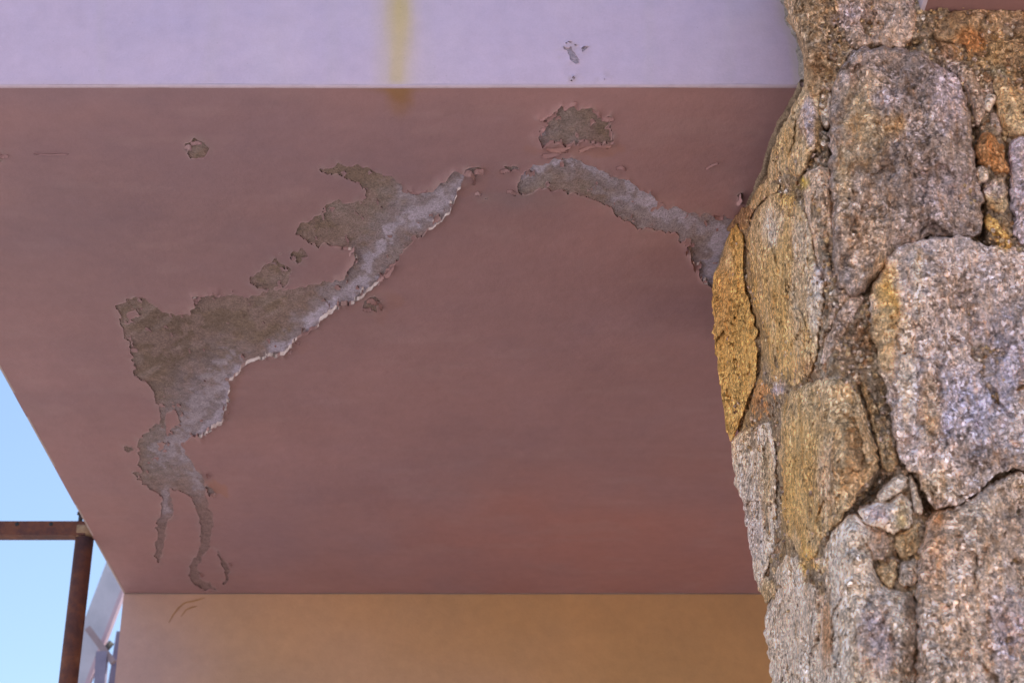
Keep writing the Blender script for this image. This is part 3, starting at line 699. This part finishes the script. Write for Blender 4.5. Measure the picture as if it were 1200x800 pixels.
    fine = fbm(P0[:, 0] * 290, P0[:, 1] * 290, P0[:, 2] * 290, 3, 460 + seed, .7) * .0022 + fbm(P0[:, 0] * 150, P0[:, 1] * 150, P0[:, 2] * 130, 2, 465 + seed, .7) * .0044
    # pits and spalls
    pit = np.clip(fbm(P0[:, 0] * 48, P0[:, 1] * 48, P0[:, 2] * 40, 3, 480 + seed) - .28, 0, 1) * .020
    off = lift + H - .010 + (nz + fine - pit + chip) * rough * sh
    P = P0 + off[:, None] * NC
    col = rock_col(px, py, P0, seed, base)
    # back: sides run into the wall and close
    Bk = []; ring = P[-nb:]; cc = ring.mean(0)
    for (dep, sh_) in ((.008, 1.0), (.025, .985), (.055, .95), (back, .86)):
        nn = fbm(B[:, 0] * .05, B[:, 1] * .05, dep * 40 + seed, 2, 330)
        Bk.append(cc + (ring - cc) * (sh_ + .012 * nn)[:, None] - NC * dep)
    V = np.vstack([P] + Bk + [cc[None] - NC * back * 1.05])
    col = np.vstack([col] + [col[-nb:]] * 4 + [col[:1]])
    nr = len(ss) + 4; k = np.arange(nb); k2 = (k + 1) % nb
    T = np.stack([np.zeros(nb, int), 1 + k, 1 + k2], 1)
    Q = np.vstack([np.stack([1 + i * nb + k, 1 + (i + 1) * nb + k, 1 + (i + 1) * nb + k2, 1 + i * nb + k2], 1) for i in range(nr - 1)])
    e0 = 1 + (nr - 1) * nb; T2 = np.stack([np.full(nb, len(V) - 1), e0 + k2, e0 + k], 1)
    return npmesh(name, V, [T, T2, Q], M_GRAN, pil, True, col=col)

# joints: recessed crusty mortar sheet behind the stones
SIL = [(-60,913),(-15,918),(22,927),(45,938),(95,942),(110,938),(145,921),(175,907),(205,898),(238,882),(262,860),(300,848),(345,838),(400,843),(470,851),(512,860),(560,864),(620,876),(680,888),(700,896),(760,902),(860,908)]
sy = np.array([a for a, b in SIL]); sx = np.array([b for a, b in SIL])
rows = np.arange(-60, 861, 2.0); ncol = 210; tt = np.linspace(0, 1, ncol)
MX = np.interp(rows, sy, sx)[:, None] + 5 + (1300 - np.interp(rows, sy, sx)[:, None] - 5) * tt[None]; MY = np.repeat(rows[:, None], ncol, 1)
mx, my = MX.ravel(), MY.ravel(); P0 = base3(mx, my)
CREV = [([(892,238),(880,250),(874,270),(873,300),(875,345)], 4, .014),([(1008,452),(1018,480),(1026,515),(1033,548)], 4, .018),([(976,110),(975,200),(977,300),(984,338)], 4, .020),([(862,508),(884,498),(903,492)], 4, .014),([(872,270),(872,340),(880,366),(889,398),(889,440)], 4, .012),([(910,520),(911,600),(912,645)], 5, .018),([(880,446),(878,472),(868,498)], 4, .02),([(904,648),(898,672),(886,694)], 4, .012),([(900,703),(918,690),(950,686)], 4, .012),([(960,700),(961,800)], 4, .012),([(1074,700),(1076,800)], 5, .018),([(912,224),(938,220),(944,236),(955,290),(965,330),(958,400),(950,445)], 4, .014),([(1048,440),(1056,490),(1060,545)], 5, .02),([(1022,615),(1030,660),(1040,690)], 5, .016),([(1052,626),(1054,655)], 3, .016),([(1030,556),(1022,580)], 4, .02),([(1100,44),(1112,50)], 4, .016),([(1168,92),(1166,120),(1180,160),(1184,215),(1196,285)], 5, .018),([(908,172),(899,202),(880,240)], 3, .008),([(985,88),(996,74),(1010,62),(1040,56),(1060,56),(1075,50)], 5, .020),([(1045,300),(1060,286),(1095,279),(1150,277)], 5, .022),([(1142,150),(1144,180),(1146,215),(1150,240),(1150,285),(1165,292)], 6, .03),
        ([(975,640),(995,606),(1010,590),(1028,572),(1040,562)], 7, .035),([(1066,556),(1078,575),(1085,595),(1092,602)], 5, .03),([(1130,592),(1160,565),(1190,552)], 5, .02),([(938,212),(946,195),(955,180)], 8, .03),([(968,150),(974,130)], 5, .025),
        ([(875,345),(884,372),(892,400),(890,440),(880,480)], 5, .016),([(940,452),(955,445)], 4, .015),([(966,405),(985,370),(1010,345),(1030,325)], 6, .02),([(1050,540),(1055,520)], 4, .02),([(895,232),(915,218)], 6, .022)]
nn = fbm(P0[:, 0] * 30, P0[:, 1] * 30, P0[:, 2] * 30, 5, 500, .62) * .016 + fbm(P0[:, 0] * 120, P0[:, 1] * 120, P0[:, 2] * 120, 4, 520, .65) * .009
off = -.0005 + nn + np.abs(fbm(P0[:, 0] * 60, P0[:, 1] * 60, P0[:, 2] * 60, 3, 540)) * .012
for pl, w, dp in CREV:
    off -= dp * np.exp(-(seg_dist(mx, my, pl, False) / w) ** 2)
edge = np.clip((MX - np.interp(rows, sy, sx)[:, None] - 5) / 22, 0, 1).ravel()
off -= .02 * (1 - np.sqrt(edge))
Pm = P0 + off[:, None] * NC
MB_ = rock_col(mx, my, P0, 9, (.34, .28, .22)); mcol = (MB_ * .6 + np.array((.32, .25, .18)) * .4) * .78
idm = np.arange(len(rows) * ncol).reshape(len(rows), ncol)
Fm = np.stack([idm[:-1, :-1].ravel(), idm[1:, :-1].ravel(), idm[1:, 1:].ravel(), idm[:-1, 1:].ravel()], 1)
# left skirt running back to the core
lk = Pm.reshape(len(rows), ncol, 3)[:, 0]; sk = [lk + np.array((.010, .05, .0)) , lk + np.array((.05, .16, .0))]
nb0 = len(Pm); Pm2 = np.vstack([Pm] + sk); mcol2 = np.vstack([mcol, mcol.reshape(len(rows), ncol, 3)[:, 0], mcol.reshape(len(rows), ncol, 3)[:, 0]])
k = np.arange(len(rows) - 1); nr_ = len(rows)
F2 = np.vstack([np.stack([idm[:-1, 0], nb0 + k, nb0 + k + 1, idm[1:, 0]], 1), np.stack([nb0 + k, nb0 + nr_ + k, nb0 + nr_ + k + 1, nb0 + k + 1], 1)])
npmesh('mortar', Pm2, [Fm, F2], M_GRAN, pil, True, col=mcol2)
# core of the pillar, from the ground up past the slab
box('core', (.52, 2.16, 0), (1.9, 2.9, 5.2), M_MORTAR, pil)
box('side_core', (.465, 2.42, 1.73), (.519, 2.88, 2.985), M_MORTAR, pil)
box('footing', (.44, 2.06, 0), (1.9, 3.0, 1.72), M_MORTAR, pil, bev=.04)

ST = [ # outline, stand-proud, shoulder px, base colour, facets, lift, ridges
 ([(908,-70),(916,-20),(924,22),(936,38),(942,70),(942,95),(950,112),(972,100),(985,84),(994,68),(992,40),(981,8),(974,-20),(972,-70)], .020, 22, (.36, .27, .18), 2, .006, ()),
 ([(977,-70),(979,-10),(984,12),(995,44),(1002,57),(1025,51),(1052,55),(1066,46),(1070,20),(1067,-20),(1068,-70)], .020, 22, GREY, 2, .010, ()),
 ([(1074,16),(1090,15),(1112,18),(1107,28),(1088,37),(1072,51),(1070,34)], .014, 9, TAN, 1, .0, ()),
 ([(1116,16),(1180,15),(1300,15),(1300,96),(1215,100),(1190,94),(1172,98),(1160,84),(1140,70),(1133,52),(1108,46),(1096,42)], .018, 20, (.33, .24, .16), 3, .010, ()),
 ([(1078,50),(1090,42),(1104,48),(1130,56),(1134,70),(1118,72),(1100,66),(1082,60)], .014, 9, BRN, 2, .0, ()),
 ([(945,100),(958,106),(957,130),(959,160),(948,182),(936,202),(918,204),(905,210),(899,200),(906,172),(917,146),(930,122)], .018, 16, TAN, 2, .0, ()),
 ([(898,211),(915,215),(912,224),(896,231),(884,243),(878,240),(887,222)], .012, 8, TAN, 1, .0, ()),
 ([(962,106),(973,108),(974,138),(968,150),(962,140)], .010, 6, PALE, 1, .0, ()),
 ([(1005,62),(1040,58),(1075,63),(1100,80),(1118,90),(1130,115),(1137,160),(1140,195),(1148,230),(1147,268),(1130,275),(1090,277),(1060,286),(1045,300),(1022,328),(1002,344),(986,335),(979,310),(977,250),(974,200),(974,150),(977,110),(988,80)], .048, 46, (.30, .245, .225), 4, .006, ((1048,340,1060,60,.28),)),
 ([(957,198),(970,200),(974,230),(977,290),(976,315),(965,318),(956,290),(950,265),(946,236),(944,212)], .018, 12, PNK, 1, .0, ()),
 ([(905,228),(925,225),(940,240),(950,262),(955,292),(962,325),(965,350),(961,385),(957,420),(951,438),(935,450),(912,452),(903,440),(899,402),(889,370),(882,345),(877,300),(878,262),(890,240)], .034, 34, TAN, 3, .002, ()),
 ([(861,262),(871,275),(871,310),(873,342),(882,367),(888,400),(887,430),(884,446),(877,470),(869,490),(862,507),(856,517),(850,505),(846,470),(840,430),(836,392),(833,350),(834,326),(845,300),(852,276)], .018, 24, OCH, 1, .004, ()),
 ([(868,244),(882,240),(880,255),(873,268),(864,262),(857,272),(852,268),(860,254)], .010, 8, BRN, 1, -.002, ()),
 ([(886,448),(904,451),(911,464),(905,476),(900,486),(892,491),(881,499),(882,475)], .016, 9, ORG, 1, .0, ()),
 ([(905,448),(913,447),(919,458),(913,465),(906,459)], .018, 6, PALE, 1, .004, ()),
 ([(862,510),(880,501),(900,494),(908,520),(910,560),(908,600),(907,640),(900,663),(891,691),(884,682),(879,650),(872,610),(862,570),(857,540),(856,520)], .026, 24, PALE, 2, .0, ()),
 ([(924,459),(955,447),(985,441),(1005,455),(1014,480),(1022,512),(1031,545),(1020,562),(1005,582),(984,612),(966,630),(956,655),(945,658),(930,640),(918,610),(914,560),(912,520),(913,485)], .042, 40, TAN, 4, .002, ((984,640,988,440,.22),)),
 ([(985,362),(1000,346),(1013,350),(1000,372),(987,396),(972,420),(961,428),(966,402)], .018, 9, GREY, 1, .0, ()),
 ([(1000,377),(1016,354),(1024,380),(1023,428),(1011,445),(1001,425),(997,398)], .016, 10, BRN, 2, -.002, ()),
 ([(960,428),(975,420),(990,400),(996,418),(1004,440),(985,437),(968,440)], .012, 8, BRN, 1, -.004, ()),
 ([(1010,445),(1023,433),(1036,470),(1045,518),(1050,543),(1038,548),(1030,520),(1020,480)], .018, 10, TAN, 1, -.002, ()),
 ([(967,318),(978,316),(985,338),(998,346),(985,360),(972,385),(968,350)], .014, 9, GREY, 1, -.002, ()),
 ([(1055,291),(1090,282),(1130,281),(1160,292),(1215,300),(1300,305),(1300,548),(1215,546),(1180,548),(1160,556),(1145,573),(1120,588),(1098,590),(1085,575),(1075,551),(1060,545),(1054,520),(1044,470),(1031,425),(1025,390),(1021,350),(1036,315)], .055, 42, (.50, .43, .42), 3, .012, ((1066,600,1062,280,.55),)),
 ([(1026,581),(1045,561),(1060,556),(1065,567),(1050,578),(1035,588)], .026, 8, PALE, 1, .004, ()),
 ([(1007,599),(1025,587),(1045,586),(1055,579),(1068,590),(1067,612),(1050,623),(1035,618),(1017,611)], .030, 11, PALE, 2, .006, ()),
 ([(1066,559),(1074,569),(1081,596),(1073,601),(1068,585)], .020, 6, PALE, 1, .002, ()),
 ([(1018,618),(1034,622),(1045,630),(1040,650),(1026,655),(1017,640)], .020, 8, GREY, 1, .0, ()),
 ([(1048,628),(1066,618),(1076,612),(1078,640),(1066,652),(1050,648)], .020, 9, TAN, 1, .0, ()),
 ([(1030,660),(1046,654),(1052,672),(1044,688),(1032,680)], .018, 8, TAN, 1, .0, ()),
 ([(1054,662),(1072,654),(1078,672),(1070,688),(1056,684)], .020, 8, PALE, 1, .0, ()),
 ([(976,624),(995,608),(1012,612),(1024,630),(1020,660),(1030,686),(1052,695),(1070,700),(1074,740),(1070,815),(1072,870),(960,870),(962,760),(964,700),(968,672),(966,650)], .034, 34, PALE, 3, .0, ()),
 ([(905,705),(918,691),(940,684),(956,690),(959,720),(957,760),(958,815),(958,870),(912,870),(905,815),(899,760),(895,726)], .028, 26, PALE, 2, .0, ()),
 ([(912,668),(922,652),(938,656),(946,668),(939,682),(922,688),(911,682)], .022, 13, PALE, 1, .004, ()),
 ([(888,690),(896,676),(906,684),(908,696),(897,708),(893,700)], .014, 8, TAN, 1, .0, ()),
 ([(949,662),(958,655),(975,645),(980,655),(970,668),(956,672)], .018, 8, TAN, 1, .0, ()),
 ([(1086,622),(1100,602),(1130,592),(1160,571),(1185,559),(1215,556),(1300,560),(1300,870),(1080,870),(1077,760),(1077,700),(1081,650)], .052, 44, (.52, .44, .39), 4, .012, ((1100,800,1104,600,.4),)),
 ([(1146,161),(1160,155),(1174,168),(1181,190),(1182,204),(1166,203),(1151,194),(1144,180)], .022, 12, ORG, 1, .0, ()),
 ([(1146,196),(1155,197),(1158,208),(1150,215),(1144,206)], .020, 6, PALE, 1, .002, ()),
 ([(1157,250),(1168,258),(1182,275),(1191,299),(1180,296),(1165,281),(1155,263)], .018, 8, OCH, 1, .0, ()),
 ([(1160,213),(1175,210),(1183,235),(1176,250),(1164,246),(1152,232)], .018, 8, TAN, 1, .0, ()),
 ([(1188,165),(1215,158),(1300,160),(1300,292),(1210,290),(1197,284),(1189,250),(1186,215)], .030, 16, LILG, 2, .0, ()),
 ([(1105,76),(1125,71),(1140,80),(1150,100),(1156,130),(1148,150),(1141,140),(1133,110),(1118,88)], .020, 11, GREY, 2, -.002, ()),
 ([(1165,97),(1185,100),(1200,104),(1300,108),(1300,153),(1210,154),(1190,158),(1178,150),(1170,122)], .022, 14, TAN, 2, .0, ()),
 ([(1154,111),(1166,113),(1163,128),(1156,131),(1151,122)], .020, 6, PALE, 1, .002, ()),
 ([(1160,135),(1170,134),(1176,152),(1168,158),(1160,150)], .016, 6, GREY, 1, .0, ()),
 ([(1142,76),(1160,90),(1164,106),(1152,106),(1144,92)], .016, 7, GREY, 1, .0, ()),
]
SLAB = {11: 'smooth ochre-stained stone on the left edge of the pillar', 13: 'small rusty orange stone wedged at the left', 36: 'rusty orange stone wedged at the right', 3: 'ochre stone with an orange stain at the top right'}
for i, (poly, h, w, base, fc, lift, rd) in enumerate(ST):
    so_ = stone(poly, h, w, base, i + 1, fc, 1.0, lift, rd)
    if i in SLAB: so_['label'] = SLAB[i]

# loose rubble wedged in the joints (pieces big enough to pick apart)
def pebble(px, py, r_px, seed, base, lift, name='rubble_stone'):
    rr = random.Random(seed); n = 9; pts = []
    el = rr.uniform(.6, 1.0); a0 = rr.uniform(0, 6.28)
    for k in range(n):
        a = 2 * math.pi * k / n; q = r_px * rr.uniform(.72, 1.15)
        x, y = q * math.cos(a), q * el * math.sin(a); pts.append((px + x * math.cos(a0) - y * math.sin(a0), py + x * math.sin(a0) + y * math.cos(a0)))
    stone(pts, r_px * PX * .9, r_px * .8, base, seed, 2, .45, lift, (), .9, name, .02, 0)
JOINT = [([(950,118),(966,160),(950,190),(940,215)],5,5),([(968,430),(985,445),(1000,455)],5,3),([(893,505),(905,540),(906,600),(905,650)],6,14),([(905,655),(905,690)],5,4),([(975,335),(985,350),(1005,340),(1020,335)],5,6),
         ([(978,400),(995,430)],6,4),([(1035,430),(1050,480)],4,3),([(1015,620),(1030,655),(1045,685),(1065,690)],9,12),([(1060,600),(1075,640),(1080,680)],5,6),([(955,675),(945,690)],5,4),([(985,620),(1005,605)],4,3),
         ([(1085,60),(1130,75),(1150,110)],6,7),([(1160,150),(1185,160)],5,3),([(1175,215),(1190,260)],5,5),([(1140,100),(1142,150)],4,3),([(1170,90),(1195,98)],5,3),([(1020,345),(1010,370)],4,2),([(880,250),(868,265),(858,280)],4,5),([(905,215),(890,235)],4,3),([(1068,550),(1050,552),(1036,556)],5,4)]
sd = 700
for pl, r_, cnt in JOINT:
    a = np.asarray(pl, float); L = np.concatenate([[0], np.cumsum(np.hypot(*(a[1:] - a[:-1]).T))])
    for k in range(cnt):
        s = L[-1] * (k + random.random()) / cnt; x = np.interp(s, L, a[:, 0]) + random.uniform(-4, 4); y = np.interp(s, L, a[:, 1]) + random.uniform(-3, 3)
        sd += 1; pebble(x, y, r_ * random.uniform(.6, 1.25), sd, random.choice([TAN, PALE, GREY, BRN, PNK, TAN]), random.uniform(-.004, .003))
# crumbs: grit nobody could count
def grit(cnt):
    ico = np.array([(0,0,1),(.89,0,.45),(.28,.85,.45),(-.72,.53,.45),(-.72,-.53,.45),(.28,-.85,.45),(.72,.53,-.45),(-.28,.85,-.45),(-.89,0,-.45),(-.28,-.85,-.45),(.72,-.53,-.45),(0,0,-1)])
    it = np.array([(0,1,2),(0,2,3),(0,3,4),(0,4,5),(0,5,1),(1,6,2),(2,7,3),(3,8,4),(4,9,5),(5,10,1),(6,7,2),(7,8,3),(8,9,4),(9,10,5),(10,6,1),(11,7,6),(11,8,7),(11,9,8),(11,10,9),(11,6,10)])
    sel = rng.integers(0, len(Pm), cnt); V = []; F = []; Cc = []
    cols = [TAN, PALE, GREY, BRN, PNK, TAN]
    for q, i in enumerate(sel):
        s = rng.uniform(.0012, .0042); R_ = ico * rng.uniform(.6, 1.3, (12, 1)) * s * rng.uniform(.6, 1.2, 3)
        V.append(Pm[i] + R_ + NC * s * .5); F.append(it + q * 12); Cc.append(np.tile(np.array(cols[rng.integers(0, 6)]) * .8, (12, 1)))
    npmesh('mortar_grit', np.vstack(V), [np.vstack(F)], M_GRAN, pil, False, col=np.vstack(Cc), kind='stuff')
grit(9000)
# smeared bead of mortar where the pillar meets slab and front face
def bead(pts3, rad, cname, col):
    P = []
    for i in range(len(pts3) - 1):
        for t in np.linspace(0, 1, 10, endpoint=False): P.append(np.array(pts3[i]) * (1 - t) + np.array(pts3[i + 1]) * t)
    P.append(np.array(pts3[-1])); P = np.array(P); n = 10; V = []; F = []
    for i, p in enumerate(P):
        t = P[min(i + 1, len(P) - 1)] - P[max(i - 1, 0)]; t /= np.linalg.norm(t); a = np.cross(t, (0.3, .2, 1)); a /= np.linalg.norm(a); b = np.cross(t, a)
        for k in range(n):
            th = 2 * math.pi * k / n
            r = rad * (1 + .35 * float(vnoise(i * .22, k * .6, 0, 5)) + .2 * float(vnoise(i * .8, k * 1.3, 0, 6)))
            V.append(p + (a * math.cos(th) + b * math.sin(th)) * r)
    for i in range(len(P) - 1):
        for k in range(n): F.append((i * n + k, i * n + (k + 1) % n, (i + 1) * n + (k + 1) % n, (i + 1) * n + k))
    npmesh(cname, V, [F], M_MORTAR, pil, True, col=np.tile(np.array(col), (len(V), 1)))
sof_line = [on_soffit(np.array([x]), np.array([y]))[0] + np.array((0.004, 0, .001)) for x, y in [(939,98),(925,122),(912,145),(902,170),(894,198),(884,222),(872,246),(858,268),(848,292),(838,322)]]
bead(sof_line, .0065, 'mortar_seam', (.46, .36, .27))
fr_line = [on_front(np.array([x]), np.array([y]))[0] + np.array((.005, 0, 0)) for x, y in [(914,-40),(919,0),(928,28),(936,48),(940,72),(941,97)]]
bead(fr_line, .010, 'mortar_seam', (.50, .43, .38))
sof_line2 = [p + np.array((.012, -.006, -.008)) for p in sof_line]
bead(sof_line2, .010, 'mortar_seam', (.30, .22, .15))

# ------------------------------------------------------------------ the overhang at the top right
ov = empty('overhang', (.9, 1.6, 3.0), 'brown underside corner of a slab above the ochre stone at top right', 'slab')
ox0 = .5425; ou = np.linspace(ox0, 1.5, 60); oy = np.linspace(1.15, 1.952, 40)
OU, OY = np.meshgrid(ou, oy, indexing='ij'); on = fbm(OU * 10, OY * 10, 0, 3, 600)
OZ = H_SOF + on * .001; idd = np.arange(OU.size).reshape(OU.shape)
Fo = np.stack([idd[:-1, :-1].ravel(), idd[:-1, 1:].ravel(), idd[1:, 1:].ravel(), idd[1:, :-1].ravel()], 1)
npmesh('underside', np.stack([OU, OY, OZ], -1).reshape(-1, 3), [Fo], M_PAINT, ov, True, col=np.tile(np.array((.27, .145, .135)), (OU.size, 1)))
sf = [(ox0 - .001, y, z) for y in (1.15, 1.953) for z in (H_SOF - .0015, H_SOF + .35)]
box('body', (ox0, 1.15, H_SOF + .003), (1.5, 1.95, H_SOF + .35), M_BODY, ov)
box('side_face', (ox0 - .006, 1.15, H_SOF - .0015), (ox0 - .0005, 1.95, H_SOF + .35), m_simple('pale_side_paint', (.52, .43, .52), (.58, .50, .56), .8, 20), ov)
tube('paint_lip', [(x, 1.949, H_SOF - .001 + .001 * math.sin(x * 40)) for x in np.arange(ox0, 1.5, .02)], .0032, m_simple('pink_lip', (.34, .2, .19), (.40, .25, .23), .8, 40), ov, 8, .1)

# ------------------------------------------------------------------ rusty scaffold beside the slab
sc = empty('scaffold', (-.975, 3.85, 0), 'rusty brown scaffold post with perforated crossbar beside the balcony edge', 'scaffold')
SX, SY = -.9600, 3.86
tube('upright', [(SX, SY, 0), (SX, SY, 1), (SX, SY, 2), (SX, SY, 2.8), (SX, SY, 3.010)], .0205, M_RUST, sc, 24)
zb = 3.030
def ubar():
    x0, x1 = -2.6, SX + .004; h = .0165; V = []; F = []
    prof = [(-h, -h), (h, -h), (h, h), (-h, h)]
    for x in (x0, x1):
        for a, b in prof: V.append((x, SY + a, zb + b))
    F = [(0, 1, 5, 4), (1, 2, 6, 5), (2, 3, 7, 6), (3, 0, 4, 7), (0, 3, 2, 1), (4, 5, 6, 7)]
    return npmesh('crossbar', V, [F], M_RUST, sc, False)
cb = ubar()
for k in range(9):
    x = SX - .075 - k * .0765
    tube('bolt_hole', [(x, SY - .0169, zb + .009), (x, SY - .0150, zb + .009)], .0048, M_JOINT, sc, 12)
cp = tube('coupler', [(SX - .016, SY, zb - .002), (SX + .020, SY, zb - .002)], .0195, m_simple('pale_cast_coupler', (.16, .08, .045), (.45, .30, .18), .6, 40), sc, 18)
bt = tube('bolt', [(SX - .012, SY - .01, zb + .015), (SX - .012, SY - .01, zb + .036)], .005, M_JOINT, cp, 10)
tube('bolt_head', [(SX - .012, SY - .01, zb + .034), (SX - .012, SY - .01, zb + .040)], .009, M_JOINT, cp, 6)
# pale galvanised frame farther off, seen between the rusty post and the wall
gl = empty('railing', (-1.2, 5.6, 0), 'pale out-of-focus metal railing behind the rusty post, beside the wall corner', 'railing')
def at(px, py, Y):
    dx, dy, dz = ray(px, py); t = Y / dy; return np.array((dx * t, Y, CAMZ + dz * t))
def bar4(name, a, b, wd, th, mat, par):
    a, b = np.array(a, float), np.array(b, float); t = b - a; t /= np.linalg.norm(t); s = np.cross(t, (0, 1, 0)); s /= np.linalg.norm(s); d = np.cross(s, t)
    V = [p + s * wd * i + d * th * j for p in (a, b) for i, j in ((-.5, -.5), (.5, -.5), (.5, .5), (-.5, .5))]
    return npmesh(name, V, [[(0, 1, 5, 4), (1, 2, 6, 5), (2, 3, 7, 6), (3, 0, 4, 7), (0, 3, 2, 1), (4, 5, 6, 7)]], mat, par, False)
bar4('handrail', at(168, 590, 5.6), at(66, 860, 5.6), .078, .05, M_GALV, gl)
bar4('top_rail', at(172, 622, 5.55), at(78, 866, 5.55), .012, .03, m_simple('rail_edge', (.5, .36, .42), (.55, .42, .48), .6, 20), gl)
M_LAV = m_simple('lavender_paint', (.20, .19, .28), (.28, .26, .37), .7, 20)
bar4('post', at(120, 764, 5.5), at(112, 880, 5.5), .034, .03, M_LAV, gl)
bar4('cross_brace', at(103, 736, 5.5), at(133, 776, 5.5), .020, .02, m_simple('clamp_steel', (.26, .20, .22), (.36, .28, .30), .6, 20), gl)
tube('clamp', [at(131, 752, 5.5), at(114, 772, 5.5)], .010, M_JOINT, gl, 12)
bar4('infill_panel', at(146, 740, 5.6), at(125, 870, 5.6), .050, .01, M_LAV, gl)
